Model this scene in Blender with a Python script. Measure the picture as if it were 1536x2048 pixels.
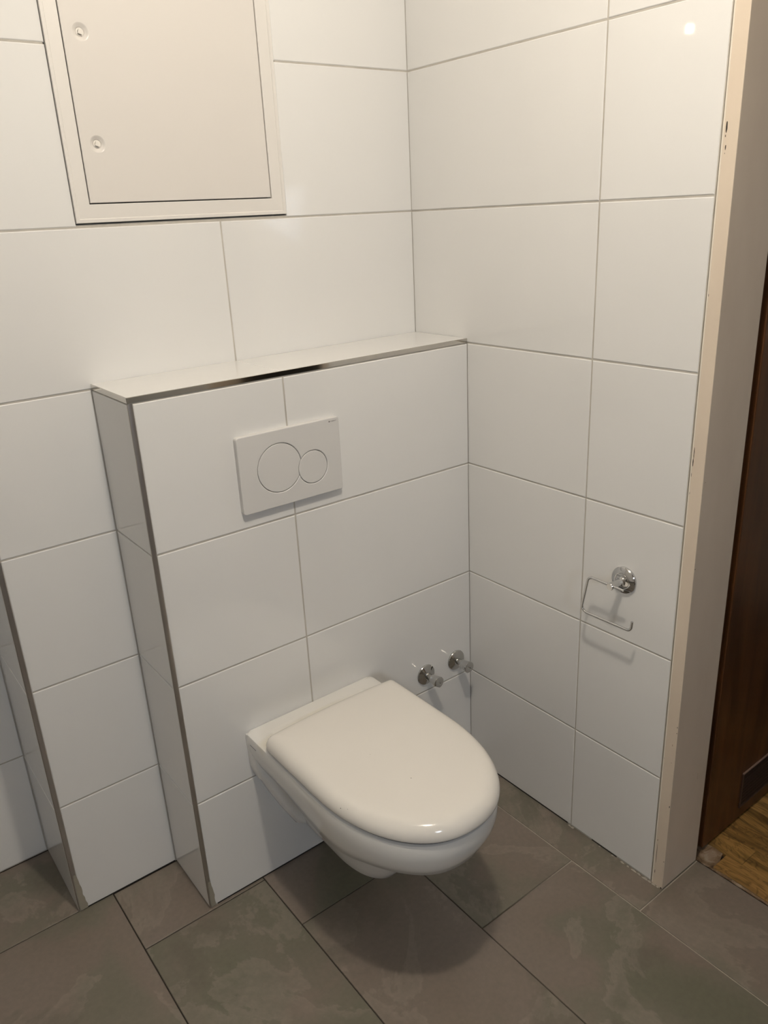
import bpy, bmesh, math, random
from mathutils import Vector, Matrix

# ---------------------------------------------------------------- clear
for o in list(bpy.data.objects):
    bpy.data.objects.remove(o, do_unlink=True)
random.seed(7)
SC = bpy.context.scene
COL = SC.collection

# ---------------------------------------------------------------- camera
cam_data = bpy.data.cameras.new('camera')
cam = bpy.data.objects.new('camera', cam_data)
COL.objects.link(cam)
cam_data.sensor_fit = 'VERTICAL'
cam_data.sensor_height = 24.0
cam_data.lens = 1578.89 / 2048.0 * 24.0
cam_data.clip_start = 0.02
_F = Vector((0.55906044, 0.74985683, -0.35378829))
_R = Vector((0.79002317, -0.61125998, -0.04716598))
_U = Vector((0.25162436, 0.25313231, 0.93413554))
cam.matrix_world = Matrix(((_R.x, _U.x, -_F.x, -1.3111), (_R.y, _U.y, -_F.y, -1.5835),
                           (_R.z, _U.z, -_F.z, 1.4942), (0, 0, 0, 1)))
SC.camera = cam

# ---------------------------------------------------------------- world, lights, exposure
world = bpy.data.worlds.new('world')
SC.world = world
world.use_nodes = True
world.node_tree.nodes['Background'].inputs[0].default_value = (0.55, 0.62, 0.75, 1)
world.node_tree.nodes['Background'].inputs[1].default_value = 0.05


def area(name, loc, aim, size, size_y, power, color):
    d = bpy.data.lights.new(name, 'AREA')
    d.shape = 'RECTANGLE'
    d.size, d.size_y, d.energy, d.color = size, size_y, power, color
    o = bpy.data.objects.new(name, d)
    COL.objects.link(o)
    o.location = loc
    o.rotation_euler = (Vector(aim) - Vector(loc)).to_track_quat('-Z', 'Y').to_euler()
    return o


pl_data = bpy.data.lights.new('ceiling_lamp', 'POINT')
pl_data.shadow_soft_size = 0.042
pl_data.energy = 44.0
pl_data.color = (1.0, 0.90, 0.765)
pl_obj = bpy.data.objects.new('ceiling_lamp', pl_data)
COL.objects.link(pl_obj)
pl_obj.location = (-0.81, -1.09, 2.38)
area('mirror_lamp', (-1.44, 0.225, 2.035), (-0.75, -0.85, 1.4), 0.028, 0.028, 0.09, (1.0, 0.86, 0.66))
area('daylight_window', (-1.35, -2.86, 1.50), (-0.8, -0.3, 0.4), 0.24, 0.34, 11.5, (0.76, 0.86, 1.0))

SC.view_settings.view_transform = 'Standard'
SC.view_settings.look = 'None'
SC.view_settings.exposure = 0.0
SC.view_settings.gamma = 1.0
SC.view_settings.use_curve_mapping = False

# ---------------------------------------------------------------- materials


def mat(name, color, rough=0.5, metal=0.0, coat=0.0):
    m = bpy.data.materials.new(name)
    m.use_nodes = True
    b = m.node_tree.nodes['Principled BSDF']
    b.inputs['Base Color'].default_value = (*color, 1)
    b.inputs['Roughness'].default_value = rough
    b.inputs['Metallic'].default_value = metal
    b.inputs['Coat Weight'].default_value = coat
    return m


class NT:
    def __init__(self, m):
        self.t = m.node_tree
        self.b = self.t.nodes['Principled BSDF']

    def n(self, kind, **kw):
        x = self.t.nodes.new(kind)
        for k, v in kw.items():
            if k in x.inputs:
                x.inputs[k].default_value = v
            else:
                setattr(x, k, v)
        return x

    def l(self, a, b):
        self.t.links.new(a, b)

    def coords(self, scale=(1, 1, 1), rand=False):
        tc = self.n('ShaderNodeTexCoord')
        mp = self.n('ShaderNodeMapping')
        mp.inputs['Scale'].default_value = scale
        self.l(tc.outputs['Object'], mp.inputs['Vector'])
        if rand:
            oi = self.n('ShaderNodeObjectInfo')
            mu = self.n('ShaderNodeMath', operation='MULTIPLY')
            mu.inputs[1].default_value = 37.0
            self.l(oi.outputs['Random'], mu.inputs[0])
            cb = self.n('ShaderNodeCombineXYZ')
            self.l(mu.outputs[0], cb.inputs[0])
            self.l(mu.outputs[0], cb.inputs[1])
            self.l(cb.outputs[0], mp.inputs['Location'])
        return mp.outputs['Vector']

    def noise(self, vec, scale, detail=4.0, rough=0.55, dist=0.0):
        x = self.n('ShaderNodeTexNoise')
        x.inputs['Scale'].default_value = scale
        x.inputs['Detail'].default_value = detail
        x.inputs['Roughness'].default_value = rough
        x.inputs['Distortion'].default_value = dist
        self.l(vec, x.inputs['Vector'])
        return x.outputs['Fac']

    def ramp(self, fac, stops):
        x = self.n('ShaderNodeValToRGB')
        e = x.color_ramp.elements
        while len(e) < len(stops):
            e.new(0.5)
        for i, (p, c) in enumerate(stops):
            e[i].position = p
            e[i].color = (*c, 1) if len(c) == 3 else c
        self.l(fac, x.inputs['Fac'])
        return x.outputs['Color']

    def mix(self, fac, a, b, mode='MIX'):
        x = self.n('ShaderNodeMix', data_type='RGBA', blend_type=mode)
        for sock, v in ((x.inputs[0], fac), (x.inputs[6], a), (x.inputs[7], b)):
            if hasattr(v, 'links'):
                self.l(v, sock)
            else:
                sock.default_value = v if isinstance(v, float) else (*v, 1)
        return x.outputs[2]

    def bump(self, h, strength, dist):
        x = self.n('ShaderNodeBump')
        x.inputs['Strength'].default_value = strength
        x.inputs['Distance'].default_value = dist
        self.l(h, x.inputs['Height'])
        self.l(x.outputs['Normal'], self.b.inputs['Normal'])


def g(v):
    return (v, v, v)


M = {}
# glazed white wall tile: faint glaze waviness, soft gloss
m = M['tile'] = mat('white_glazed_tile', (0.74, 0.735, 0.72), 0.04)
t = NT(m)
v = t.coords(rand=True)
t.l(t.ramp(t.noise(v, 1.6, 3), [(0.3, (0.725, 0.72, 0.705)), (0.7, (0.755, 0.75, 0.735))]), t.b.inputs['Base Color'])
t.bump(t.noise(v, 7.0, 2), 0.06, 0.004)
# grout between wall tiles
m = M['grout'] = mat('wall_grout', (0.40, 0.37, 0.32), 0.9)
t = NT(m)
v = t.coords()
t.l(t.ramp(t.noise(v, 14, 5), [(0.3, (0.40, 0.375, 0.33)), (0.75, (0.54, 0.51, 0.46))]), t.b.inputs['Base Color'])
# painted plaster of the unseen walls
m = M['paint'] = mat('wall_paint', (0.72, 0.70, 0.66), 0.8)
M['paint_dark'] = mat('unseen_wall_darkened', (0.26, 0.235, 0.21), 0.8)  # for the unseen front wall, darkened to give the chrome dark reflections
# stone-look floor tile
m = M['floor_tile'] = mat('stone_floor_tile', (0.2, 0.17, 0.14), 0.42)
t = NT(m)
v = t.coords(rand=True)
big = t.ramp(t.noise(v, 2.6, 4, 0.5, 0.4), [(0.36, (0.132, 0.127, 0.090)), (0.48, (0.158, 0.142, 0.108)), (0.53, (0.180, 0.148, 0.118)), (0.68, (0.198, 0.164, 0.136))])
cloud = t.ramp(t.noise(v, 2.9, 8, 0.6, 0.5), [(0.53, g(0.0)), (0.545, g(0.42)), (0.60, g(0.10)), (0.70, g(0.0))])
c1 = t.mix(cloud, big, (0.266, 0.233, 0.192))
dark = t.ramp(t.noise(v, 3.7, 7, 0.58, 0.4), [(0.36, g(0.5)), (0.44, g(0.0))])
c2 = t.mix(dark, c1, (0.111, 0.100, 0.074))
fine = t.ramp(t.noise(v, 90, 3), [(0.2, g(0.90)), (0.8, g(1.08))])
t.l(t.mix(1.0, c2, fine, 'MULTIPLY'), t.b.inputs['Base Color'])
t.l(t.ramp(t.noise(v, 6, 4), [(0.3, g(0.36)), (0.7, g(0.52))]), t.b.inputs['Roughness'])
t.bump(t.noise(v, 55, 4), 0.06, 0.002)
# floor joints: black mould to the left, paler cement to the right
m = M['floor_grout'] = mat('floor_grout', (0.1, 0.08, 0.06), 0.9)
t = NT(m)
tc = t.n('ShaderNodeTexCoord')
sx = t.n('ShaderNodeSeparateXYZ')
t.l(tc.outputs['Object'], sx.inputs[0])
mr = t.n('ShaderNodeMapRange')
mr.inputs['From Min'].default_value = -1.0
mr.inputs['From Max'].default_value = 0.0
t.l(sx.outputs[0], mr.inputs['Value'])
base = t.ramp(mr.outputs[0], [(0.0, (0.03, 0.023, 0.016)), (0.45, (0.05, 0.042, 0.032)), (0.70, (0.10, 0.085, 0.065)), (0.88, (0.48, 0.43, 0.36))])
t.l(t.mix(1.0, base, t.ramp(t.noise(tc.outputs['Object'], 18, 4), [(0.3, g(0.6)), (0.7, g(1.2))]), 'MULTIPLY'), t.b.inputs['Base Color'])
# sanitary ware
m = M['ceramic'] = mat('white_sanitary_ceramic', (0.76, 0.745, 0.70), 0.10)
m = M['ceramic_bowl'] = mat('white_ceramic_with_limescale', (0.74, 0.73, 0.70), 0.10)
t = NT(m)
tc = t.n('ShaderNodeTexCoord')
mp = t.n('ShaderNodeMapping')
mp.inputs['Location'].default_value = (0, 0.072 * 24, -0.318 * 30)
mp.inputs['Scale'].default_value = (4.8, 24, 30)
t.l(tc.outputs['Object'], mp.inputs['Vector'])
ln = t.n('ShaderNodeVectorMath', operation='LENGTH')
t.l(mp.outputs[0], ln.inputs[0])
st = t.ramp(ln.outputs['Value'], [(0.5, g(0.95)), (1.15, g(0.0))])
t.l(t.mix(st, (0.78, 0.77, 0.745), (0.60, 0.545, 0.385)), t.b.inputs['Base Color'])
m = M['lid'] = mat('white_toilet_lid_plastic', (0.77, 0.74, 0.69), 0.13)
t = NT(m)
v = t.coords()
t.l(t.ramp(t.noise(v, 5, 3), [(0.3, (0.76, 0.73, 0.68)), (0.7, (0.78, 0.75, 0.70))]), t.b.inputs['Base Color'])
M['gap'] = mat('seat_gap_shade', (0.05, 0.05, 0.055), 0.7)  # near black on the seat, painting the shade below the lid
M['plate'] = mat('white_satin_plastic', (0.64, 0.63, 0.615), 0.33)
M['logo'] = mat('dark_print', (0.07, 0.06, 0.055), 0.6)
M['mark'] = mat('grey_blue_print', (0.30, 0.30, 0.31), 0.6)
# metals
M['chrome'] = mat('polished_chrome', (0.62, 0.62, 0.62), 0.05, 1.0)
m = M['chrome_old'] = mat('spotted_chrome', (0.58, 0.575, 0.56), 0.12, 1.0)
t = NT(m)
v = t.coords()
t.l(t.ramp(t.noise(v, 300, 3), [(0.3, g(0.05)), (0.75, g(0.13))]), t.b.inputs['Roughness'])
m = M['steel'] = mat('brushed_steel_trim', (0.50, 0.47, 0.43), 0.34, 1.0)
t = NT(m)
v = t.coords((2, 2, 0.6))
t.l(t.ramp(t.noise(v, 9, 5), [(0.3, (0.44, 0.41, 0.38)), (0.7, (0.58, 0.55, 0.52))]), t.b.inputs['Base Color'])
M['steel_bright'] = mat('polished_steel_trim', (0.62, 0.60, 0.56), 0.08, 1.0)
# painted steel hatch, cream jamb
M['hatch'] = mat('white_enamel_steel', (0.68, 0.65, 0.615), 0.30)
M['hatch_frame'] = mat('white_painted_frame', (0.71, 0.685, 0.65), 0.34)
M['lock'] = mat('pale_lock_insert', (0.74, 0.71, 0.66), 0.22)
M['shadow_gap'] = mat('gap_shade', (0.02, 0.018, 0.016), 0.9)  # near black painted in for the shade inside gaps and recesses
m = M['cream'] = mat('cream_lacquered_wood', (0.66, 0.56, 0.455), 0.38)
t = NT(m)
v = t.coords((3, 3, 1))
t.l(t.ramp(t.noise(v, 5, 4), [(0.3, (0.635, 0.54, 0.435)), (0.7, (0.68, 0.585, 0.475))]), t.b.inputs['Base Color'])
M['smear'] = mat('dried_grout_smear', (0.29, 0.265, 0.21), 0.9)
M['cream_light'] = mat('pale_cream_bead', (0.74, 0.68, 0.58), 0.38)
M['chip'] = mat('bare_dark_wood_in_chips', (0.035, 0.026, 0.02), 0.9)
M['stain'] = mat('rubbed_brown_mark', (0.42, 0.31, 0.22), 0.7)
m = M['caulk'] = mat('pale_mortar_crumbs', (0.36, 0.33, 0.275), 0.9)
# dark varnished door wood
m = M['door'] = mat('dark_varnished_wood', (0.06, 0.025, 0.01), 0.38)
t = NT(m)
v = t.coords((26, 26, 1.6))
w = t.noise(v, 1.0, 6, 0.6, 1.2)
v2 = t.coords((7, 7, 1.1))
w2 = t.noise(v2, 1.0, 3, 0.5, 2.2)
c = t.mix(0.45, t.ramp(w, [(0.3, (0.043, 0.014, 0.004)), (0.7, (0.108, 0.042, 0.013))]),
          t.ramp(w2, [(0.35, (0.032, 0.012, 0.004)), (0.5, (0.115, 0.045, 0.013)), (0.65, (0.050, 0.018, 0.006))]))
t.l(c, t.b.inputs['Base Color'])
M['grille'] = mat('dark_brown_vent_plastic', (0.022, 0.012, 0.011), 0.35)
M['grille_lip'] = mat('lit_vent_lip', (0.20, 0.13, 0.105), 0.4)  # paler than the rim: light from above put into the colour
M['grille_rim'] = mat('unlit_vent_rim', (0.050, 0.028, 0.022), 0.3)  # darker than the lip: unlit tone put into the colour
# parquet
m = M['parquet'] = mat('oiled_parquet', (0.3, 0.16, 0.05), 0.4)
t = NT(m)
v = t.coords((30, 3.2, 30), rand=True)
w = t.noise(v, 1.0, 5, 0.6, 1.6)
v2 = t.coords((12, 4, 12), rand=True)
wv = t.noise(v2, 1.0, 2, 0.5, 3.0)
oi = t.n('ShaderNodeObjectInfo')
tone = t.ramp(oi.outputs['Random'], [(0.0, (0.144, 0.068, 0.019)), (0.3, (0.317, 0.180, 0.054)), (0.7, (0.259, 0.137, 0.040)), (1.0, (0.360, 0.209, 0.068))])
gr = t.ramp(w, [(0.35, g(0.42)), (0.6, g(1.05))])
vein = t.ramp(wv, [(0.44, g(1.0)), (0.475, g(0.5)), (0.50, g(1.0)), (0.56, g(1.0)), (0.59, g(0.55)), (0.62, g(1.0))])
t.l(t.mix(1.0, t.mix(1.0, tone, gr, 'MULTIPLY'), vein, 'MULTIPLY'), t.b.inputs['Base Color'])
m = M['sill'] = mat('crumbled_threshold_mortar', (0.2, 0.15, 0.1), 0.9)
t = NT(m)
v = t.coords()
t.l(t.ramp(t.noise(v, 24, 6, 0.65, 0.8), [(0.34, (0.07, 0.040, 0.02)), (0.5, (0.20, 0.13, 0.075)), (0.66, (0.33, 0.27, 0.20))]), t.b.inputs['Base Color'])
t.bump(t.noise(v, 70, 5), 0.6, 0.004)

# ---------------------------------------------------------------- helpers


def new_obj(name, verts, faces, m, parent=None, smooth=False):
    me = bpy.data.meshes.new(name)
    me.from_pydata([tuple(x) for x in verts], [], faces)
    bm = bmesh.new()
    bm.from_mesh(me)
    bmesh.ops.recalc_face_normals(bm, faces=bm.faces)
    bm.to_mesh(me)
    bm.free()
    if m:
        me.materials.append(m)
    if smooth:
        for p in me.polygons:
            p.use_smooth = True
    o = bpy.data.objects.new(name, me)
    COL.objects.link(o)
    if parent:
        o.parent = parent
    return o


def empty(name, loc=(0, 0, 0)):
    o = bpy.data.objects.new(name, None)
    o.empty_display_size = 0.05
    COL.objects.link(o)
    o.location = loc
    bpy.context.view_layer.update()
    return o


def tag(o, label=None, cat=None, group=None, kind=None):
    for k, x in (('label', label), ('category', cat), ('group', group), ('kind', kind)):
        if x:
            o[k] = x
    return o


def box_geo(a, b, c=0.0):
    """box from corner a to corner b, edges chamfered by c"""
    bm = bmesh.new()
    bmesh.ops.create_cube(bm, size=1.0)
    for x in bm.verts:
        x.co = Vector([(a[i] + b[i]) / 2 + x.co[i] * (b[i] - a[i]) for i in range(3)])
    if c > 0:
        bmesh.ops.bevel(bm, geom=list(bm.edges), offset=c, segments=2, profile=0.5, affect='EDGES')
    vs = [x.co.copy() for x in bm.verts]
    bm.verts.index_update()
    fs = [[x.index for x in f.verts] for f in bm.faces]
    bm.free()
    return vs, fs


def join_geo(parts):
    V, Fc = [], []
    for vs, fs in parts:
        k = len(V)
        V += list(vs)
        Fc += [[i + k for i in f] for f in fs]
    return V, Fc


def boxes(name, lst, m, parent=None, c=0.0):
    V, Fc = join_geo([box_geo(a, b, c) for a, b in lst])
    return new_obj(name, V, Fc, m, parent)


_tiles = {}


def tile(parent, origin, U, V, u0, u1, v0, v1, m, name='tile', depth=0.0065, c=0.0019):
    """one tile: glazed face in the plane spanned by U and V, cushioned edge, body going back into the bed"""
    w, h = round(u1 - u0, 4), round(v1 - v0, 4)
    key = (w, h, m.name, depth, c)
    if key not in _tiles:
        vs, fs = [], []
        for ins, z in ((0.0, -depth), (0.0, -c), (c * 0.30, -c * 0.42), (c * 0.95, 0.0)):
            vs += [(ins, ins, z), (w - ins, ins, z), (w - ins, h - ins, z), (ins, h - ins, z)]
        for r in range(3):
            for i in range(4):
                j = (i + 1) % 4
                fs.append((r * 4 + i, r * 4 + j, r * 4 + 4 + j, r * 4 + 4 + i))
        fs.append((12, 13, 14, 15))
        me = bpy.data.meshes.new(name)
        me.from_pydata(vs, [], fs)
        bm = bmesh.new()
        bm.from_mesh(me)
        bmesh.ops.recalc_face_normals(bm, faces=bm.faces)
        if sum(f.normal.z for f in bm.faces) < 0:
            bmesh.ops.reverse_faces(bm, faces=bm.faces)
        bm.to_mesh(me)
        bm.free()
        me.materials.append(m)
        _tiles[key] = me
    o = bpy.data.objects.new(name, _tiles[key])
    COL.objects.link(o)
    o.parent = parent
    U, V = Vector(U), Vector(V)
    N = U.cross(V)
    p = Vector(origin) + U * u0 + V * v0 + N * random.uniform(-0.0002, 0.0002)
    # a hair of lippage so that neighbouring glazes catch the light differently
    rot = Matrix((U, V, N)).transposed()
    rot = rot @ Matrix.Rotation(random.uniform(-0.0006, 0.0006), 3, 'X') @ Matrix.Rotation(random.uniform(-0.0006, 0.0006), 3, 'Y')
    o.matrix_local = Matrix.Translation(p) @ rot.to_4x4()
    return o


def loft(rings, cap_a=True, cap_b=True):
    n = len(rings[0])
    V, Fc = [], []
    for r in rings:
        V += list(r)
    for k in range(len(rings) - 1):
        for i in range(n):
            j = (i + 1) % n
            Fc.append((k * n + i, k * n + j, (k + 1) * n + j, (k + 1) * n + i))
    if cap_a:
        Fc.append(tuple(range(n)))
    if cap_b:
        Fc.append(tuple((len(rings) - 1) * n + i for i in range(n)))
    return V, Fc


def lathe(profile, axis_o, axis, seg=48):
    """profile = [(distance along axis, radius)]"""
    a = Vector(axis).normalized()
    e1 = a.orthogonal().normalized()
    e2 = a.cross(e1)
    rings = [[Vector(axis_o) + a * d + (e1 * math.cos(2 * math.pi * i / seg) + e2 * math.sin(2 * math.pi * i / seg)) * max(r, 1e-5)
              for i in range(seg)] for d, r in profile]
    return loft(rings)


def tube(path, r, seg=14):
    rings = []
    pts = [Vector(p) for p in path]
    up = None
    for i, p in enumerate(pts):
        tan = (pts[min(i + 1, len(pts) - 1)] - pts[max(i - 1, 0)]).normalized()
        if up is None:
            up = tan.orthogonal().normalized()
        up = (up - tan * up.dot(tan)).normalized()
        sd = tan.cross(up)
        rings.append([p + (up * math.cos(2 * math.pi * k / seg) + sd * math.sin(2 * math.pi * k / seg)) * r for k in range(seg)])
    return loft(rings)


def auto_smooth(o, deg=35):
    for p in o.data.polygons:
        p.use_smooth = True
    lim = math.radians(deg)
    bm = bmesh.new()
    bm.from_mesh(o.data)
    for e in bm.edges:
        if len(e.link_faces) == 2 and e.calc_face_angle(0) > lim:
            e.smooth = False
    bm.to_mesh(o.data)
    bm.free()
    return o


# ---------------------------------------------------------------- dimensions (metres)
D = 0.1912          # depth of the boxed-in cistern ledge
W = 0.8354          # its width
ZT = 1.2067         # top of the ledge
XS = -1.077         # outer corner of the shaft wall
RZ = 0.253          # recess depth beside the shaft
YT = -0.7955        # end of the tiling on the right-hand wall
YJ = -0.828         # door reveal
TW = 0.136          # thickness of the right-hand wall
H = 2.45
Z0 = 0.2955
LV = [0.0, Z0, Z0 + .3, Z0 + .6, Z0 + .9, Z0 + 1.2, Z0 + 1.5, Z0 + 1.8, H]
G = 0.0014          # half a wall joint
BED = 0.0014        # joint depth

# ---------------------------------------------------------------- floor
floor = boxes('floor', [((-2.75, -2.95, -0.12), (TW + 0.003, 0.30, -0.0022))], M['floor_grout'])
tag(floor, 'grey brown stone-look tiled bathroom floor under the toilet', 'floor', kind='structure')
FG = 0.0014
cols = [(-2.21, -1.907, -0.31), (-1.907, -1.604, -0.47), (-1.604, -1.300, -0.17), (-1.300, -0.996, 0.003), (-0.996, -0.694, -0.199), (-0.694, -0.3915, -0.3675),
        (-0.3915, -0.088, -0.636), (-0.088, TW + 0.003, -0.830)]
for (xa, xb, yj) in cols:
    ys = [yj + 0.603 * k for k in range(-5, 3)]
    for y0, y1 in zip(ys[:-1], ys[1:]):
        lim = 0.0 if xa > XS + 0.01 else RZ
        if xa < XS < xb:
            lim = RZ
        y0, y1 = max(y0, -2.9), min(y1, lim)
        if y1 - y0 < 0.02 or y1 < -2.0 or (xb < -1.9 and y1 < -1.2):
            continue
        tile(floor, (0, 0, 0), (1, 0, 0), (0, 1, 0), xa + FG, xb - FG, y0 + FG, y1 - FG, M['floor_tile'], depth=0.009, c=0.0009)

# ---------------------------------------------------------------- right-hand wall
wr = boxes('wall_right', [((BED, YT - 0.001, 0), (TW - 0.002, RZ, H)),
                          ((0.0, -2.95, 0), (TW, -1.66, H)), ((0.0, -1.66, 2.08), (TW, YJ, H))], M['grout'])
tag(wr, 'white tiled wall to the right of the toilet, ending at the cream door jamb', 'wall', kind='structure')
RO, RU, RV = (0, 0, 0), (0, -1, 0), (0, 0, 1)
# tiles, u runs from the far corner towards the door
for k in range(8):
    z0, z1 = LV[k], LV[k + 1]
    if k == 0:
        z0 = 0.0025
    start = D - 0.0016 if k < 4 else -0.0016
    if k == 3:
        pass
    tile(wr, RO, RU, RV, start, 0.5585 - G, z0 + G, z1 - G, M['tile'])
    tile(wr, RO, RU, RV, 0.5585 + G, -YT - (0.0005 if k else 0.0005), z0 + G, z1 - G, M['tile'])
# pale mortar crumbs along the foot of the tiling
bits, fcs = [], []
for y, s in [(-.556, .009), (-.566, .011), (-.652, .005), (-.69, .006), (-.718, .011), (-.735, .007), (-.752, .012), (-.766, .009), (-.782, .014), (-.795, .012), (-.806, .010), (-.816, .008)]:
    k = len(bits)
    n = 9
    base = -0.0005
    for j in range(n):
        a = 2 * math.pi * j / n
        rr = 0.7 * s * random.uniform(0.5, 1.0)
        bits.append((base - 0.002 + 0.45 * rr * math.cos(a), y + rr * math.sin(a), 0.0004))
    bits.append((base - 0.001, y, 0.0028))
    fcs += [(k + j, k + (j + 1) % n, k + n) for j in range(n)]
cr = new_obj('mortar_crumbs', bits, fcs, M['caulk'], wr)
cr['kind'] = 'stuff'

# ---------------------------------------------------------------- back wall with the shaft corner
wb = boxes('wall_back', [((XS + 0.0026, BED, 0), (0.12, RZ + 0.1, 1.5)), ((XS + 0.0026, BED, 1.5), (-0.812, RZ + 0.1, H)),
                         ((-0.352, BED, 1.5), (0.12, RZ + 0.1, H)), ((-0.812, 0.06, 1.5), (-0.352, RZ + 0.1, H))], M['grout'])
tag(wb, 'white tiled back wall behind the cistern ledge, with a steel-edged shaft corner', 'wall', kind='structure')
BO, BU, BV = (0, 0, 0), (1, 0, 0), (0, 0, 1)
XE = XS + 0.0115
for k in range(8):
    z0, z1 = LV[k] + G + (0.0015 if k == 0 else 0), LV[k + 1] - G
    if k < 4:
        tile(wb, BO, BU, BV, XE, -W - 0.0010, z0, z1, M['tile'])
    elif k == 4:
        tile(wb, BO, BU, BV, XE, -0.514 - G, max(z0, 1.197), z1, M['tile'])
        tile(wb, BO, BU, BV, -0.514 + G, -0.0004, max(z0, 1.197), z1, M['tile'])
    else:
        tile(wb, BO, BU, BV, XE, -0.8095, z0, z1, M['tile'])
        tile(wb, BO, BU, BV, -0.3545, -0.0004, z0, z1, M['tile'])
    # narrow side of the shaft, facing the recess
    tile(wb, (XS, 0, 0), (0, -1, 0), (0, 0, 1), -RZ + 0.001, -0.0022, z0, z1, M['tile'])


def corner_trim(parent, x, y, z0, z1, leg, name='corner_trim', m=None):
    """vertical square steel profile on the outer corner (x, y); front leg along +x, thin return along +y"""
    r = 0.0018
    outl = [(x + leg, y - 0.0001), (x + r, y - 0.0001)]
    for i in range(1, 4):
        a = math.pi / 2 * i / 4
        outl.append((x + r - r * math.sin(a), y + r - r * math.cos(a)))
    outl += [(x, y + r), (x, y + 0.0022), (x + leg * 0.8, y + 0.009), (x + leg, y + 0.009)]
    o = new_obj(name, *loft([[(a, b, z) for a, b in outl] for z in (z0, z1)]), m or M['steel'], parent)
    return auto_smooth(o, 30)


corner_trim(wb, XS, 0.0, 0.001, H, 0.0105)
# worn grout smear at the foot of the shaft trim
# ---------------------------------------------------------------- recess wall
wl = boxes('wall_rear', [((-2.75, RZ + BED, 0), (XS + 0.02, RZ + 0.1, H))], M['grout'])
tag(wl, 'recessed white tiled wall left of the steel-edged shaft corner', 'wall', kind='structure')
for k in range(8):
    z0, z1 = LV[k] + G + (0.001 if k == 0 else 0), LV[k + 1] - G
    for xa, xb in ((-2.69, -2.285), (-2.285, -1.681), (-1.681, XS - 0.0015)):
        tile(wl, (0, RZ, 0), (1, 0, 0), (0, 0, 1), xa + G, xb - (G if xb < -1.2 else 0), z0, z1, M['tile'])

# unseen shell that closes the room
o = boxes('wall_left', [((-2.75, -2.95, 0), (-2.70, RZ + 0.1, H))], M['paint'])
tag(o, 'plain pale wall at the far side of the bathroom', 'wall', kind='structure')
o = boxes('wall_front', [((-2.75, -3.0, 0), (1.6, -2.90, H))], M['paint_dark'])
tag(o, 'unseen wall behind the viewer, darkened for the chrome reflections', 'wall', kind='structure')
o = boxes('ceiling', [((-2.75, -3.0, H), (1.6, RZ + 0.1, H + 0.05))], M['paint'])
tag(o, 'plain pale ceiling', 'ceiling', kind='structure')

# ---------------------------------------------------------------- cistern ledge
ledge = boxes('wall_ledge', [((-W + 0.0026, -D + BED, 0), (0.0, BED, ZT - 0.007))], M['grout'])
tag(ledge, 'waist-high white tiled ledge boxing in the cistern behind the toilet', 'wall', kind='structure')
XF = -W + 0.0105
for k in range(4):
    z0, z1 = LV[k] + G + (0.002 if k == 0 else 0), LV[k + 1] - G
    if k == 3:
        z1 = LV[4] - 0.0022
    tile(ledge, (0, -D, 0), (1, 0, 0), (0, 0, 1), XF, -0.511 - G, z0, z1, M['tile'])
    tile(ledge, (0, -D, 0), (1, 0, 0), (0, 0, 1), -0.511 + G, -0.0004, z0, z1, M['tile'])
    tile(ledge, (-W, 0, 0), (0, -1, 0), (0, 0, 1), 0.0008, D - 0.0022, z0, z1, M['tile'])
# top tiles
tile(ledge, (0, 0, ZT), (1, 0, 0), (0, 1, 0), -W + 0.0016, -0.515 - 0.0007, -D + 0.0016, -0.0008, M['tile'], c=0.0006)
tile(ledge, (0, 0, ZT), (1, 0, 0), (0, 1, 0), -0.515 + 0.0007, -0.0010, -D + 0.0016, -0.0008, M['tile'], c=0.0006)
corner_trim(ledge, -W, -D, 0.001, ZT - 0.0118, 0.0095)


def top_trim(p0, p1, out, name='edge_trim'):
    """horizontal square steel profile along the ledge's top edge"""
    p0, p1, out = Vector(p0), Vector(p1), Vector(out)
    prof = [(0.0002, -0.0102), (0.0004, -0.0006), (-0.0004, 0.0002), (-0.0013, 0.0002), (-0.0013, -0.004), (-0.006, -0.0102)]
    rings = [[p + out * a + Vector((0, 0, b)) for a, b in prof] for p in (p0, p1)]
    return new_obj(name, *loft(rings), M['steel_bright'], ledge)


top_trim((-W - 0.0002, -D, ZT), (-0.001, -D, ZT), (0, -1, 0))
top_trim((-W, -0.001, ZT), (-W, -D + 0.0005, ZT), (-1, 0, 0))

# dark strips painting the shade of open joints, and grout smears, at the wall foot
boxes('joint_shade', [((-0.815, -D + 0.0007, 0.0002), (-0.02, -D + 0.003, 0.0034))], M['shadow_gap'], ledge)
boxes('joint_shade', [((XE, 0.0007, 0.0002), (-W - 0.002, 0.003, 0.0030))], M['shadow_gap'], wb)
boxes('joint_shade', [((0.0007, -0.548, 0.0002), (0.003, -D - 0.002, 0.0038)), ((0.0007, -0.700, 0.0002), (0.003, -0.625, 0.0030))], M['shadow_gap'], wr)


def smear(parent, x0, y, w, h, seed):
    rn = random.Random(seed)
    n_ = 10
    L = [(x0 - 0.002 + rn.uniform(-0.001, 0.001), y, 0.002 + h * i / n_) for i in range(n_ + 1)]
    Rr = [(x0 + 0.004 + w * (1 - i / n_) ** 0.8 * rn.uniform(0.55, 1.0), y, 0.002 + h * i / n_) for i in range(n_ + 1)]
    vs_ = L + Rr + [(a, b + 0.0008, c_) for a, b, c_ in L + Rr]
    k = n_ + 1
    fs_ = [(i, i + 1, k + i + 1, k + i) for i in range(n_)] + [(2 * k + k + i, 2 * k + k + i + 1, k + i + 1, k + i) for i in range(n_)]
    return new_obj('grout_smear', vs_, fs_, M['smear'], parent)


smear(wb, XS + 0.006, -0.0006, 0.014, 0.105, 3)
smear(ledge, -W + 0.006, -D - 0.0006, 0.009, 0.075, 4)

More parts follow.
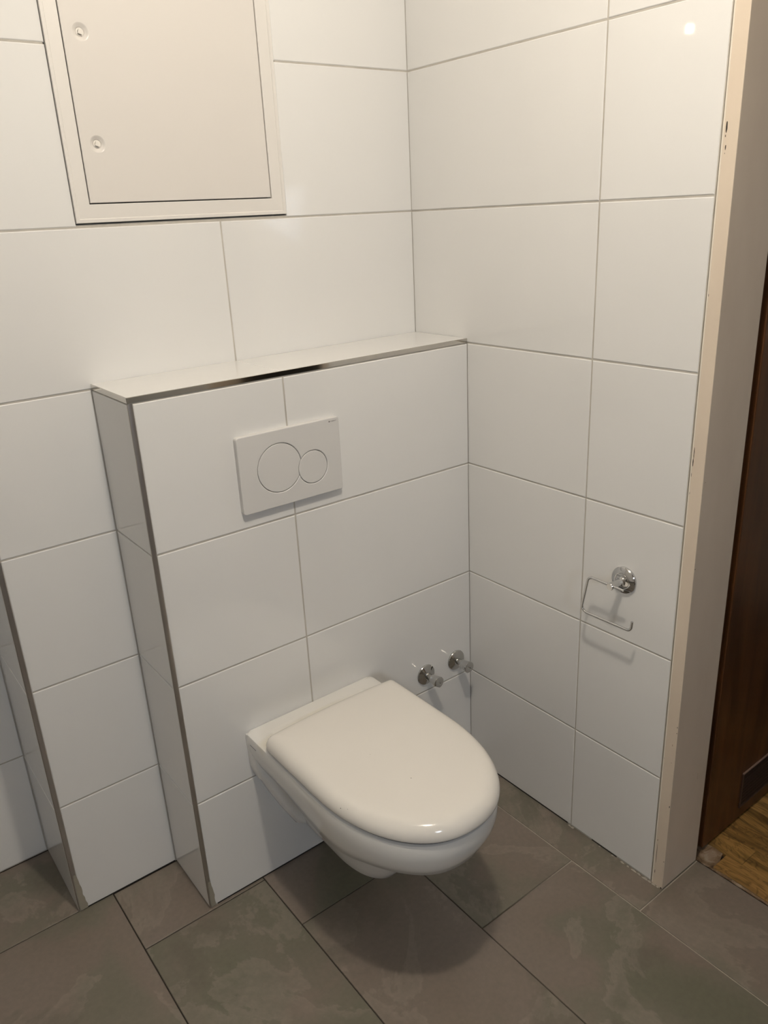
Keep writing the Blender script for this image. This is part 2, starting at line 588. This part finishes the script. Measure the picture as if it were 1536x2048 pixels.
# ---------------------------------------------------------------- door jamb
jamb = boxes('trim_1', [((-0.002, YJ, 0.0015), (TW, YT - 0.0048, 2.10))], M['cream'], c=0.0012)
tag(jamb, 'cream lacquered door jamb with chipped paint at the end of the tiling', 'door jamb', kind='structure')
boxes('jamb_bead', [((-0.0025, YT - 0.0074, 0.004), (0.001, YT - 0.0044, 2.10))], M['cream_light'], jamb, 0.0006)
boxes('joint', [((0.0036, YT - 0.0050, 0.001), (0.0060, YT - 0.0004, 2.10))], M['shadow_gap'], jamb)  # dark strip painting the shade between tiling and jamb


def chip(plane, a, z, wa, hz, m, seed):
    rnd = random.Random(seed)
    n = 11
    vs = []
    for j in range(n):
        t_ = 2 * math.pi * j / n
        rr = rnd.uniform(0.6, 1.0)
        da, dz = wa * rr * math.cos(t_), hz * rr * math.sin(t_)
        vs.append((-0.00225, a + da, z + dz) if plane == 'x' else (a + da, YJ - 0.00025, z + dz))
    vs2 = [(x + 0.0008, y, q) if plane == 'x' else (x, y + 0.0008, q) for x, y, q in vs]
    return new_obj('paint_chip', *loft([vs, vs2]), m, jamb)


for i, (a, z, wa, hz, mm) in enumerate([(-.8070, 1.5985, .0016, .0115, 'chip'), (-.8062, 1.5850, .0007, .0025, 'chip'), (-.8082, 1.568, .0009, .0052, 'chip'),
                                        (-.8076, 1.559, .0005, .0012, 'chip'), (-.8030, 1.3341, .0006, .0030, 'chip'), (-.8045, 1.0480, .0007, .0120, 'chip'),
                                        (-.8040, 1.0300, .0010, .0100, 'chip'), (-.8030, 1.0050, .0006, .0050, 'chip'), (-.8022, .9910, .0006, .0040, 'chip'),
                                        (-.8022, .9690, .0012, .0060, 'chip'), (-.8024, .3563, .0011, .0020, 'chip'), (-.8060, .1316, .0008, .0022, 'chip'),
                                        (-.8064, .0950, .0005, .0340, 'chip'), (-.8062, .0400, .0008, .0060, 'chip'),
                                        (-.8190, .3984, .0012, .0030, 'stain'), (-.8205, .3538, .0009, .0018, 'stain'),
                                        (-.8262, .2386, .0012, .0036, 'chip'), (-.8262, .4476, .0010, .0018, 'chip'),
                                        (-.8262, .4329, .0009, .0018, 'chip'), (-.8258, .0822, .0009, .0018, 'chip'), (-.8250, .0040, .0022, .0026, 'chip')]):
    chip('x', a, z, wa, hz, M[mm], i)
chip('y', 0.099, 0.271, 0.0004, 0.011, M['stain'], 51)
chip('y', 0.006, 0.994, 0.0030, 0.0007, M['stain'], 52)
chip('y', 0.001, 0.816, 0.0010, 0.0016, M['chip'], 53)
# other side of the doorway
o = boxes('trim_2', [((-0.002, -1.662, 0.0015), (TW, -1.640, 2.10)), ((-0.002, -1.64, 2.08), (TW, YJ, 2.10))], M['cream'], c=0.001)
tag(o, 'cream lacquered lining of the far side of the doorway', 'door jamb', kind='structure')

# ---------------------------------------------------------------- hallway beyond the doorway
o = boxes('wall_hallway', [((1.50, -3.0, 0), (1.60, RZ, H)), ((TW - 0.002, YT, 0), (TW, RZ, H)), ((TW, -0.30, 0), (1.6, -0.25, H))], M['paint'])
tag(o, 'plain pale wall of the dim hallway beyond the doorway', 'wall', kind='structure')
fh = boxes('floor_hallway', [((TW + 0.003, -2.95, -0.12), (1.55, -0.25, -0.010))], M['chip'])
tag(fh, 'oiled parquet floor of the hallway beyond the doorway', 'floor', kind='structure')
px = 0.2065
pw = 0.0655
rnd = random.Random(5)
for ci in range(-1, 9):
    off = [-0.865] [0] if ci < 0 else [-0.905, -0.79, -1.02, -0.872, -0.95, -0.84, -1.0, -0.9, -0.97][ci]
    for j in range(-4, 3):
        y0 = off + j * 0.28
        y1 = y0 + 0.28
        if y1 > -0.26 or y1 < -1.7:
            continue
        if ci < 0 and y1 > -0.86:
            continue
        ob = tile(fh, (0, 0, -0.001), (1, 0, 0), (0, 1, 0), max(px + ci * pw, 0.1505) + 0.0003, px + (ci + 1) * pw - 0.0003, y0 + 0.0003, y1 - 0.0003,
                  M['parquet'], name='plank', depth=0.010, c=0.0005)
# broken mortar strip between bathroom tiles and parquet
n = 90
top = []
for i in range(n + 1):
    y = -0.80 - 0.85 * i / n
    top.append((y, 0.2050 - 0.0530 * min(max((-y - 0.858) / 0.014, 0), 1) + 0.0006 * math.sin(i * 1.9)))
vs, fs = [], []
for i, (y, xe) in enumerate(top):
    for s_ in range(5):
        x = TW + 0.0045 + (xe - TW - 0.003) * s_ / 4
        vs.append((x, y, -0.0015 - 0.0035 * math.sin(math.pi * s_ / 4) + rnd.uniform(-0.0012, 0.0008)))
for i in range(n):
    for s_ in range(4):
        a = i * 5 + s_
        fs.append((a, a + 1, a + 6, a + 5))
sill = new_obj('trim_3', vs, fs, M['sill'])
tag(sill, 'crumbling brown mortar strip between the floor tiles and the parquet', 'threshold', kind='structure')

# ---------------------------------------------------------------- open wooden door
door = empty('door_1', (0.15, -0.80, 0))
tag(door, 'dark brown varnished wooden door standing open in the hallway', 'door', kind='structure')


def local(vs, par):
    return [Vector(x) - par.location for x in vs]


def part(name, geo, m, par, smooth=None, root=None):
    vs, fs = geo
    base = root if root else par
    o = new_obj(name, local(vs, base), fs, m, par)
    if smooth:
        auto_smooth(o, smooth)
    return o


part('door_leaf', box_geo((0.176, -0.820, 0.006), (0.93, -0.784, 2.03), 0.002), M['door'], door)
part('door_rebate', box_geo((0.152, -0.810, 0.006), (0.1762, -0.786, 2.03), 0.0015), M['door'], door)
gr = part('vent_grille', join_geo([box_geo((0.331, -0.8235, 0.0400), (0.775, -0.8195, 0.0450), 0.0008),
                                   box_geo((0.331, -0.8225, 0.0450), (0.337, -0.8195, 0.1440), 0.0008), box_geo((0.769, -0.8225, 0.0450), (0.775, -0.8195, 0.1440), 0.0008)]), M['grille_rim'], door)
part('grille_lip', box_geo((0.331, -0.8240, 0.1440), (0.775, -0.8195, 0.1475), 0.0008), M['grille_lip'], gr, root=door)
part('grille_back', box_geo((0.337, -0.8205, 0.0450), (0.769, -0.8195, 0.1440)), M['shadow_gap'], gr, root=door)
for i in range(9):
    z = 0.050 + i * 0.0106
    q = [(-0.8205, z), (-0.8225, z - 0.003), (-0.8225, z - 0.0012), (-0.8205, z + 0.0045)]
    part('slat', loft([[(x, a, b) for a, b in q] for x in (0.3372, 0.7688)]), M['grille'], gr, root=door)

# ---------------------------------------------------------------- access hatch in the back wall
hx0, hx1, hz0, hz1 = -0.8085, -0.3560, 1.5025, 2.1500
ix0, ix1, iz0, iz1 = -0.7765, -0.3905, 1.5370, 2.1160
hatch = empty('access_hatch', ((hx0 + hx1) / 2, 0, hz0))
tag(hatch, 'white enamelled steel access hatch set in the back wall above the ledge', 'hatch')


def rect(x0, x1, z0, z1, y):
    return [(x0, y, z0), (x1, y, z0), (x1, y, z1), (x0, y, z1)]


g_ = 0.0021
rings = [rect(hx0, hx1, hz0, hz1, 0.010), rect(hx0, hx1, hz0, hz1, -0.0030), rect(hx0 + .0008, hx1 - .0008, hz0 + .0008, hz1 - .0008, -0.0038),
         rect(hx0 + .0062, hx1 - .0062, hz0 + .0062, hz1 - .0062, -0.0038), rect(hx0 + .0075, hx1 - .0075, hz0 + .0075, hz1 - .0075, -0.0020),
         rect(ix0 - g_ - .001, ix1 + g_ + .001, iz0 - g_ - .001, iz1 + g_ + .001, -0.0026), rect(ix0 - g_, ix1 + g_, iz0 - g_, iz1 + g_, -0.0018), rect(ix0 - g_, ix1 + g_, iz0 - g_, iz1 + g_, 0.020)]
hf = part('hatch_frame', loft(rings, False, False), M['hatch_frame'], hatch)
part('hatch_recess', box_geo((ix0 - .004, 0.014, iz0 - .004), (ix1 + .004, 0.022, iz1 + .004)), M['shadow_gap'], hatch)
# door panel with two dished lock seats, cut into the sheet
locks = [(-0.7445, 1.8175), (-0.7455, 1.6375), (-0.7445, 1.9975)]
bm = bmesh.new()
SEG = 28


def ring_verts(cx, cz, r, y):
    return [bm.verts.new((cx + r * math.cos(2 * math.pi * i / SEG), y, cz + r * math.sin(2 * math.pi * i / SEG))) for i in range(SEG)]


yf = -0.0022
oc = [bm.verts.new(p) for p in rect(ix0 + .001, ix1 - .001, iz0 + .001, iz1 - .001, yf)]
edges = [bm.edges.new((oc[i], oc[(i + 1) % 4])) for i in range(4)]
dish = []
for cx, cz in locks:
    r0 = ring_verts(cx, cz, 0.0150, yf)
    edges += [bm.edges.new((r0[i], r0[(i + 1) % SEG])) for i in range(SEG)]
    dish.append(r0)
bmesh.ops.triangle_fill(bm, use_beauty=True, use_dissolve=False, edges=edges, normal=(0, -1, 0))
for (cx, cz), r0 in zip(locks, dish):
    prev = r0
    for r, dy in ((0.0138, 0.0004), (0.0118, 0.0018), (0.0098, 0.0032), (0.0075, 0.0040), (0.0072, 0.0100)):
        cur = ring_verts(cx, cz, r, yf + dy)
        for i in range(SEG):
            f = bm.faces.new((prev[i], prev[(i + 1) % SEG], cur[(i + 1) % SEG], cur[i]))
            f.smooth = True
        prev = cur
o1 = [bm.verts.new(p) for p in rect(ix0, ix1, iz0, iz1, yf + 0.001)]
o2 = [bm.verts.new(p) for p in rect(ix0, ix1, iz0, iz1, 0.0138)]
for i in range(4):
    j = (i + 1) % 4
    bm.faces.new((oc[i], oc[j], o1[j], o1[i]))
    bm.faces.new((o1[i], o1[j], o2[j], o2[i]))
bmesh.ops.recalc_face_normals(bm, faces=bm.faces)
for x in bm.verts:
    x.co -= hatch.location
me = bpy.data.meshes.new('hatch_door')
bm.to_mesh(me)
bm.free()
me.materials.append(M['hatch'])
hd = bpy.data.objects.new('hatch_door', me)
COL.objects.link(hd)
hd.parent = hatch
for cx, cz in locks[:2]:
    lk = part('lock', lathe([(0.0, 0.0072), (0.0048, 0.0072), (0.0056, 0.0066), (0.0056, 0.0044), (0.0030, 0.0042), (0.003, 0.0)], (cx, yf + 0.0092, cz), (0, -1, 0), 28), M['lock'], hd, 35, root=hatch)
    sq = [(cx + 0.0052 * math.cos(math.radians(a + 28)), cz + 0.0052 * math.sin(math.radians(a + 28))) for a in (0, 90, 180, 270)]
    part('lock_square', loft([[(a, y, b) for a, b in sq] for y in (yf + 0.0075, yf - 0.0006)]), M['lock'], hd, root=hatch)

# ---------------------------------------------------------------- flush plate
fx0, fx1, fz0, fz1 = -0.6375, -0.3912, 0.9295, 1.0925
yp = -D - 0.0125
fp = empty('flush_plate', ((fx0 + fx1) / 2, -D, fz0))
tag(fp, 'white dual flush plate with two round buttons on the ledge above the toilet', 'flush plate')


def rrect(x0, x1, z0, z1, r, k=5):
    out = []
    for cx, cz, a0 in ((x1 - r, z0 + r, -90), (x1 - r, z1 - r, 0), (x0 + r, z1 - r, 90), (x0 + r, z0 + r, 180)):
        for i in range(k + 1):
            a = math.radians(a0 + 90 * i / k)
            out.append((cx + r * math.cos(a), cz + r * math.sin(a)))
    return out


B1, R1, B2, R2 = (-0.5445, 1.0115), 0.0523, (-0.4640, 0.9955), 0.0362


def union_outline(grow):
    """outline of the two touching circles, grown by grow"""
    r1, r2 = R1 + grow, R2 + grow
    pts = []
    n_ = 220
    dx, dz = B2[0] - B1[0], B2[1] - B1[1]
    dd = math.hypot(dx, dz)
    ang = math.atan2(dz, dx)
    a1 = math.acos(max(-1, min(1, (dd * dd + r1 * r1 - r2 * r2) / (2 * dd * r1))))
    a2 = math.acos(max(-1, min(1, (dd * dd + r2 * r2 - r1 * r1) / (2 * dd * r2))))
    for i in range(81):
        a = ang + a1 + (2 * math.pi - 2 * a1) * i / 80
        pts.append((B1[0] + r1 * math.cos(a), B1[1] + r1 * math.sin(a)))
    for i in range(1, 56):
        a = ang + math.pi + a2 + (2 * math.pi - 2 * a2) * i / 56
        pts.append((B2[0] + r2 * math.cos(a), B2[1] + r2 * math.sin(a)))
    return pts


bm = bmesh.new()


def add_ring(pts, y):
    return [bm.verts.new((a, y, b)) for a, b in pts]


def bridge(A, B):
    for i in range(len(A)):
        j = (i + 1) % len(A)
        bm.faces.new((A[i], A[j], B[j], B[i]))


ra = add_ring(rrect(fx0 + .0012, fx1 - .0012, fz0 + .0012, fz1 - .0012, 0.0050), yp)
un0 = add_ring(union_outline(0.0021), yp)
e = [bm.edges.new((ra[i], ra[(i + 1) % len(ra)])) for i in range(len(ra))]
e += [bm.edges.new((un0[i], un0[(i + 1) % len(un0)])) for i in range(len(un0))]
bmesh.ops.triangle_fill(bm, use_beauty=True, use_dissolve=False, edges=e, normal=(0, -1, 0))
un1 = add_ring(union_outline(0.0005), yp + 0.0009)
un2 = add_ring(union_outline(0.0005), yp + 0.0050)
bridge(un0, un1)
bridge(un1, un2)
rb = add_ring(rrect(fx0, fx1, fz0, fz1, 0.0060), yp + 0.0012)
rc = add_ring(rrect(fx0, fx1, fz0, fz1, 0.0060), -D - 0.0002)
bridge(ra, rb)
bridge(rb, rc)
bmesh.ops.recalc_face_normals(bm, faces=bm.faces)
for x in bm.verts:
    x.co -= fp.location
me = bpy.data.meshes.new('plate')
bm.to_mesh(me)
bm.free()
me.materials.append(M['plate'])
o = bpy.data.objects.new('plate', me)
COL.objects.link(o)
o.parent = fp


def inset_poly(pts, d_):
    n_ = len(pts)
    area_ = sum(pts[i][0] * pts[(i + 1) % n_][1] - pts[(i + 1) % n_][0] * pts[i][1] for i in range(n_))
    s_ = 1 if area_ > 0 else -1
    out = []
    for i in range(n_):
        a, b, c_ = Vector(pts[i - 1]), Vector(pts[i]), Vector(pts[(i + 1) % n_])
        t1, t2 = (b - a).normalized(), (c_ - b).normalized()
        nn = Vector((-(t1.y + t2.y), t1.x + t2.x)) * s_
        nn.normalize()
        out.append(tuple(b + nn * d_))
    return out


def button(name, pts):
    rings_ = [[(a, yp + 0.0045, b) for a, b in pts], [(a, yp + 0.0012, b) for a, b in pts],
              [(a, yp + 0.0004, b) for a, b in inset_poly(pts, 0.0006)], [(a, yp + 0.0002, b) for a, b in inset_poly(pts, 0.0014)]]
    return part(name, loft(rings_), M['plate'], fp)


gp = 0.0007
small = [(B2[0] + (R2 - gp) * math.cos(2 * math.pi * i / 72), B2[1] + (R2 - gp) * math.sin(2 * math.pi * i / 72)) for i in range(72)]
# the big button is bitten by the small one
r1, r2 = R1 - gp, R2 + 0.0004
dx, dz = B2[0] - B1[0], B2[1] - B1[1]
dd, ang = math.hypot(dx, dz), math.atan2(dz, dx)
a1 = math.acos((dd * dd + r1 * r1 - r2 * r2) / (2 * dd * r1))
a2 = math.acos((dd * dd + r2 * r2 - r1 * r1) / (2 * dd * r2))
bigp = [(B1[0] + r1 * math.cos(ang + a1 + (2 * math.pi - 2 * a1) * i / 90), B1[1] + r1 * math.sin(ang + a1 + (2 * math.pi - 2 * a1) * i / 90)) for i in range(91)]
bigp += [(B2[0] + r2 * math.cos(ang + math.pi + a2 - 2 * a2 * i / 20), B2[1] + r2 * math.sin(ang + math.pi + a2 - 2 * a2 * i / 20)) for i in range(1, 20)]
tag(button('flush_button', bigp), 'large round flush button')
tag(button('flush_button', small), 'small round flush button')
part('button_well', box_geo((-0.600, yp + 0.0055, 0.955), (-0.424, yp + 0.0065, 1.067)), M['shadow_gap'], fp)
# maker's print in the top corner
tc_ = bpy.data.curves.new('maker_print', 'FONT')
tc_.body = 'GEBERIT'
tc_.size = 0.0031
tc_.space_character = 1.15
tc_.extrude = 0.00006
tmp = bpy.data.objects.new('tmp_text', tc_)
COL.objects.link(tmp)
bpy.context.view_layer.update()
dg = bpy.context.evaluated_depsgraph_get()
tme = bpy.data.meshes.new_from_object(tmp.evaluated_get(dg))
bpy.data.objects.remove(tmp, do_unlink=True)
xs = [q.co.x for q in tme.vertices]
sc_ = 0.0148 / (max(xs) - min(xs))
for q in tme.vertices:
    q.co = Vector((-0.4128 + (q.co.x - min(xs)) * sc_, yp - 0.0001 - q.co.z, 1.0838 + q.co.y * 1.05)) - fp.location
tme.name = 'maker_print'
tme.materials.clear()
tme.materials.append(M['logo'])
tp = bpy.data.objects.new('maker_print', tme)
COL.objects.link(tp)
tp.parent = fp
part('maker_square', box_geo((-0.4170, yp - 0.00015, 1.0836), (-0.4144, yp + 0.0002, 1.0862)), M['logo'], fp)

# ---------------------------------------------------------------- toilet
TX = -0.516
toilet = empty('toilet', (TX, -D, 0.10))
tag(toilet, 'white wall-hung toilet with closed lid below the flush plate', 'toilet')


def dshape(a, sb, s0, b, n_=2.2, rc=0.012, NB=10, NS=6, NF=56):
    """D outline (x, s): flat back at s=sb, straight sides to s0, superelliptic nose to s0+b"""
    out = []
    for i in range(NB + 1):
        out.append((-(a - rc) + 2 * (a - rc) * i / NB, sb))
    for i in range(1, 6):
        t_ = math.pi / 2 * i / 5
        out.append((a - rc + rc * math.sin(t_), sb + rc - rc * math.cos(t_)))
    for i in range(1, NS):
        out.append((a, sb + rc + (s0 - sb - rc) * i / NS))
    for i in range(NF + 1):
        t_ = math.pi * i / NF
        cx_ = math.cos(t_)
        out.append((a * math.copysign(abs(cx_) ** (2 / n_), cx_), s0 + b * abs(math.sin(t_)) ** (2 / n_)))
    for i in range(1, NS):
        out.append((-a, s0 - (s0 - sb - rc) * i / NS))
    for i in range(0, 5):
        t_ = math.pi / 2 * (5 - i) / 5
        out.append((-(a - rc + rc * math.sin(t_)), sb + rc - rc * math.cos(t_)))
    return out


def place(outl, z):
    return [(TX + x, -D - s, z(x, s) if callable(z) else z) for x, s in outl]


RT = 0.421           # rim height


def lipz(dz):
    return lambda x, s: 0.330 + dz - 0.030 * math.sin(math.pi * min(max((s - 0.10) / 0.40, 0), 1)) ** 2 * 0.8 - 0.012 * min(max((s - 0.4) / 0.12, 0), 1)


sb = 0.0006
rings = [
    place(dshape(0.155, sb + .006, 0.27, 0.255), RT),
    place(dshape(0.172, sb, 0.29, 0.257), RT),
    place(dshape(0.1755, sb, 0.29, 0.2605), RT - 0.0018),
    place(dshape(0.1770, sb, 0.29, 0.262), RT - 0.006),
    place(dshape(0.1770, sb, 0.29, 0.262), RT - 0.030),
    place(dshape(0.1755, sb, 0.288, 0.259), RT - 0.050),
    place(dshape(0.1705, sb, 0.280, 0.257), lambda x, s: 0.5 * (RT - 0.055) + 0.5 * lipz(0.018)(x, s)),
    place(dshape(0.1640, sb, 0.270, 0.255), lipz(0.010)),
    place(dshape(0.1570, sb, 0.262, 0.252), lipz(0.003)),
    place(dshape(0.1535, sb, 0.260, 0.2505), lipz(0.0)),
    place(dshape(0.1490, sb, 0.256, 0.2470), lipz(-0.0012)),
    place(dshape(0.1360, sb, 0.240, 0.2300), lipz(0.006)),
    place(dshape(0.1200, sb, 0.225, 0.2000), lambda x, s: 0.307 - 0.02 * s),
    place(dshape(0.1030, sb, 0.200, 0.190), 0.262),
    place(dshape(0.0900, sb, 0.185, 0.176), 0.220),
    place(dshape(0.0790, sb, 0.175, 0.161, rc=0.02), 0.180),
    place(dshape(0.0690, sb, 0.170, 0.143, rc=0.025), 0.145),
    place(dshape(0.0620, sb, 0.165, 0.128, rc=0.025), 0.118),
    place(dshape(0.0540, sb + .004, 0.160, 0.116, rc=0.02), 0.103),
    place(dshape(0.0420, sb + .012, 0.155, 0.103, rc=0.018), 0.0975),
]
bowl_geo = loft(rings, False, True)
NR = len(rings[0])
# back flange against the wall
prof = [(0.1755, RT - 0.004), (0.177, RT - 0.012), (0.1745, 0.335), (0.168, 0.306), (0.158, 0.290), (0.138, 0.240), (0.112, 0.182), (0.085, 0.128), (0.055, 0.106)]
pl = prof + [(-x, z) for x, z in reversed(prof)]
fr = []
for s_, k_ in ((0.0006, 1.0), (0.020, 1.0), (0.030, 0.985), (0.036, 0.94)):
    fr.append([(TX + x * k_, -D - s_, z if z > RT - 0.02 else RT - 0.02 + (z - RT + 0.02) * (1.0 if s_ < 0.025 else (0.985 if s_ < 0.033 else 0.94))) for x, z in pl])
fl_geo = loft(fr)
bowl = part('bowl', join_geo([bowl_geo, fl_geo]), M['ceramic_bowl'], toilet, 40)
# shallow trough in the rim behind the lid
tr_o = rrect(-0.137, 0.137, 0.030, 0.090, 0.016, 6)
tr = []
for ins, dz in ((0.0, 0.0), (0.002, -0.0006), (0.007, -0.0040), (0.0105, -0.0052)):
    tr.append([(TX + x, -D - s, RT + dz) for x, s in (inset_poly(tr_o, ins) if ins else tr_o)])
bm = bmesh.new()
bm.from_mesh(bowl.data)
bm.verts.ensure_lookup_table()
ring0 = [bm.verts[i] for i in range(NR)]
trv = [[bm.verts.new(Vector(p) - toilet.location) for p in q] for q in tr]
ed = [bm.edges.get((ring0[i], ring0[(i + 1) % NR])) for i in range(NR)]
ed += [bm.edges.new((trv[0][i], trv[0][(i + 1) % len(trv[0])])) for i in range(len(trv[0]))]
bmesh.ops.triangle_fill(bm, use_beauty=True, use_dissolve=False, edges=ed, normal=(0, 0, 1))
for qa, qb in zip(trv[:-1], trv[1:]):
    for i in range(len(qa)):
        bm.faces.new((qa[i], qa[(i + 1) % len(qa)], qb[(i + 1) % len(qa)], qb[i]))
bm.faces.new(trv[-1])
bmesh.ops.recalc_face_normals(bm, faces=bm.faces)
bm.to_mesh(bowl.data)
bm.free()
auto_smooth(bowl, 40)
# seat ring hidden under the lid, coloured as the shade of the gap
seat_o = dshape(0.1715, 0.098, 0.29, 0.260, 2.2, 0.03)
si = dshape(0.1500, 0.125, 0.28, 0.235, 2.1, 0.03)
seat_rings = [place(inset_poly(seat_o, 0.003), RT + 0.0015), place(seat_o, RT + 0.0035), place(seat_o, RT + 0.0105), place(inset_poly(seat_o, 0.003), RT + 0.013)]
part('seat', loft(seat_rings), M['gap'], toilet, 40)
# lid: cushioned dome
lid_o = dshape(0.1785, 0.086, 0.290, 0.2680, 2.2, 0.022)
# bow the back edge a little
lid_o = [(x, s - (0.006 * (1 - (x / 0.16) ** 2) if s < 0.0861 and abs(x) < 0.16 else 0)) for x, s in lid_o]
LB = RT + 0.0105
lid_rings = []
for ins, dz in ((0.020, 0.0012), (0.0050, 0.0005), (0.0018, 0.0000), (0.0005, 0.0012), (0.0, 0.0040), (0.0002, 0.0090), (0.0014, 0.0145), (0.0040, 0.0200), (0.0078, 0.0250),
                (0.0128, 0.0292), (0.0188, 0.0322)):
    base = inset_poly(lid_o, ins) if ins else lid_o
    lid_rings.append([(TX + x, -D - s, LB + dz) for x, s in base])
# inner rings scale towards the middle so that the top stays a clean, faintly domed sheet
cx_, cs_ = 0.0, 0.32
last = [((x - TX), (-D - y)) for x, y, z in lid_rings[-1]]
for k_, dz in ((0.958, 0.0340), (0.905, 0.0351), (0.83, 0.0358), (0.72, 0.0363), (0.5, 0.0367), (0.25, 0.0369)):
    lid_rings.append([(TX + cx_ + (x - cx_) * k_, -D - (cs_ + (s - cs_) * k_), LB + dz) for x, s in last])
lid = part('lid', loft(lid_rings), M['lid'], toilet, 60)
for sx_, ss_, sr_ in ((-0.0277, 0.4072, 0.0010), (-0.045, 0.2975, 0.0006), (-0.1690, 0.3690, 0.0011), (-0.1745, 0.3590, 0.0007), (-0.163, 0.384, 0.0006)):
    hit, co_, no_, _i = lid.ray_cast(Vector((TX + sx_, -D - ss_, 0.6)) - toilet.location, Vector((0, 0, -1)))
    if hit:
        q = co_ + toilet.location
        ax_ = no_
        part('speck', lathe([(-0.0004, sr_), (0.00012, sr_ * 0.9), (0.0002, sr_ * 0.4)], q, ax_, 9), M['logo'], lid, root=toilet)
# tiny maker's stamp on the flank of the rim
part('maker_stamp', box_geo((TX - 0.1778, -D - 0.047, 0.3985), (TX - 0.1768, -D - 0.021, 0.4003)), M['mark'], toilet)

# ---------------------------------------------------------------- angle valves


def valve(x, z, turn, flat, label, yaw=0.0):
    v_ = empty('angle_valve', (x, -D, z))
    tag(v_, label, 'valve', 'chrome angle valves beside the toilet')
    part('escutcheon', lathe([(0.0, 0.0285), (0.003, 0.0285), (0.0045, 0.0275), (0.0060, 0.0245), (0.0105, 0.0130), (0.0115, 0.0105), (0.0115, 0.0)], (x, -D, z), (0, -1, 0), 56), M['chrome_old'], v_, 25)
    part('valve_neck', lathe([(0.0, 0.0088), (0.020, 0.0088), (0.0205, 0.0098), (0.023, 0.0098)], (x, -D - 0.010, z), (0, -1, 0), 40), M['chrome_old'], v_, 30)
    # handle: round at the neck, D-shaped towards the end
    n_ = 56
    rings_ = []
    for d_, r, cut in ((0.024, 0.0098, 1.0), (0.0245, 0.0110, 1.0), (0.030, 0.0116, 1.0), (0.038, 0.0130, 0.93), (0.046, 0.0146, 0.84), (0.0530, 0.0158, 0.77), (0.0543, 0.0154, 0.77), (0.0547, 0.0146, 0.77), (0.0549, 0.005, 1.0)):
        ring = []
        for i in range(n_):
            a = 2 * math.pi * i / n_
            u, w_ = r * math.cos(a), r * math.sin(a)
            lim = r * (cut if flat else min(1.0, cut + 0.16))
            u = max(-lim, min(lim, u)) if not flat else max(-lim, u)
            ca, sa = math.cos(turn), math.sin(turn)
            ring.append((x + u * ca - w_ * sa, -D - d_, z + u * sa + w_ * ca))
        rings_.append(ring)
    h_ = part('handle', loft(rings_), M['chrome_old'], v_, 28)
    part('screw_hole', lathe([(0, 0.0012), (0.0006, 0.0012), (0.0006, 0.0)], (x + 0.003, -D - 0.0546, z - 0.002), (0, -1, 0), 16), M['shadow_gap'], h_, root=v_)
    return v_


valve(-0.163, 0.3475, math.radians(58), True, 'chrome angle valve right beside the toilet lid, its flat-cut handle turned')
valve(-0.0555, 0.3480, math.radians(-90), False, 'chrome angle valve close to the corner with the right-hand wall')

# ---------------------------------------------------------------- paper holder
py, pz = -0.6708, 0.7390
ph = empty('toilet_paper_holder', (0.0, py, pz))
tag(ph, 'empty chrome toilet paper holder with open wire bar on the right-hand wall', 'paper holder')
part('rosette', lathe([(0.0, 0.0300), (0.0045, 0.0300), (0.0060, 0.0288), (0.0075, 0.0255), (0.0100, 0.0205), (0.0105, 0.0185), (0.0103, 0.0172), (0.0112, 0.0168), (0.0125, 0.012), (0.0125, 0.0)], (0, py, pz), (-1, 0, 0), 64), M['chrome'], ph, 22)
part('post', lathe([(0.0100, 0.0125), (0.0125, 0.0110), (0.0150, 0.0088), (0.018, 0.0078), (0.0370, 0.0072), (0.0372, 0.0080), (0.0505, 0.0080), (0.0515, 0.0072), (0.0516, 0.0)], (0, py, pz), (-1, 0, 0), 40), M['chrome'], ph, 30)
xw = -0.0465


def fillet(pts, radii, k=9):
    out = [Vector(pts[0])]
    for i in range(1, len(pts) - 1):
        p, a_, b_ = Vector(pts[i]), Vector(pts[i - 1]), Vector(pts[i + 1])
        u, w_ = (a_ - p).normalized(), (b_ - p).normalized()
        half = u.angle(w_) / 2
        d_ = radii[i - 1] / math.tan(half)
        c_ = p + (u + w_).normalized() * (radii[i - 1] / math.sin(half))
        s0_, s1_ = p + u * d_ - c_, p + w_ * d_ - c_
        for j in range(k + 1):
            v_ = s0_.slerp(s1_, j / k)
            out.append(c_ + v_.normalized() * radii[i - 1])
    out.append(Vector(pts[-1]))
    return out


path = fillet([(xw, -0.7015, 0.7400), (xw, -0.6125, 0.7420), (xw, -0.5960, 0.6540), (xw, -0.7262, 0.6545), (xw, -0.7280, 0.6775)], [0.0135, 0.0135, 0.0110])
part('wire_bar', tube(path, 0.0029, 16), M['chrome'], ph, 40)
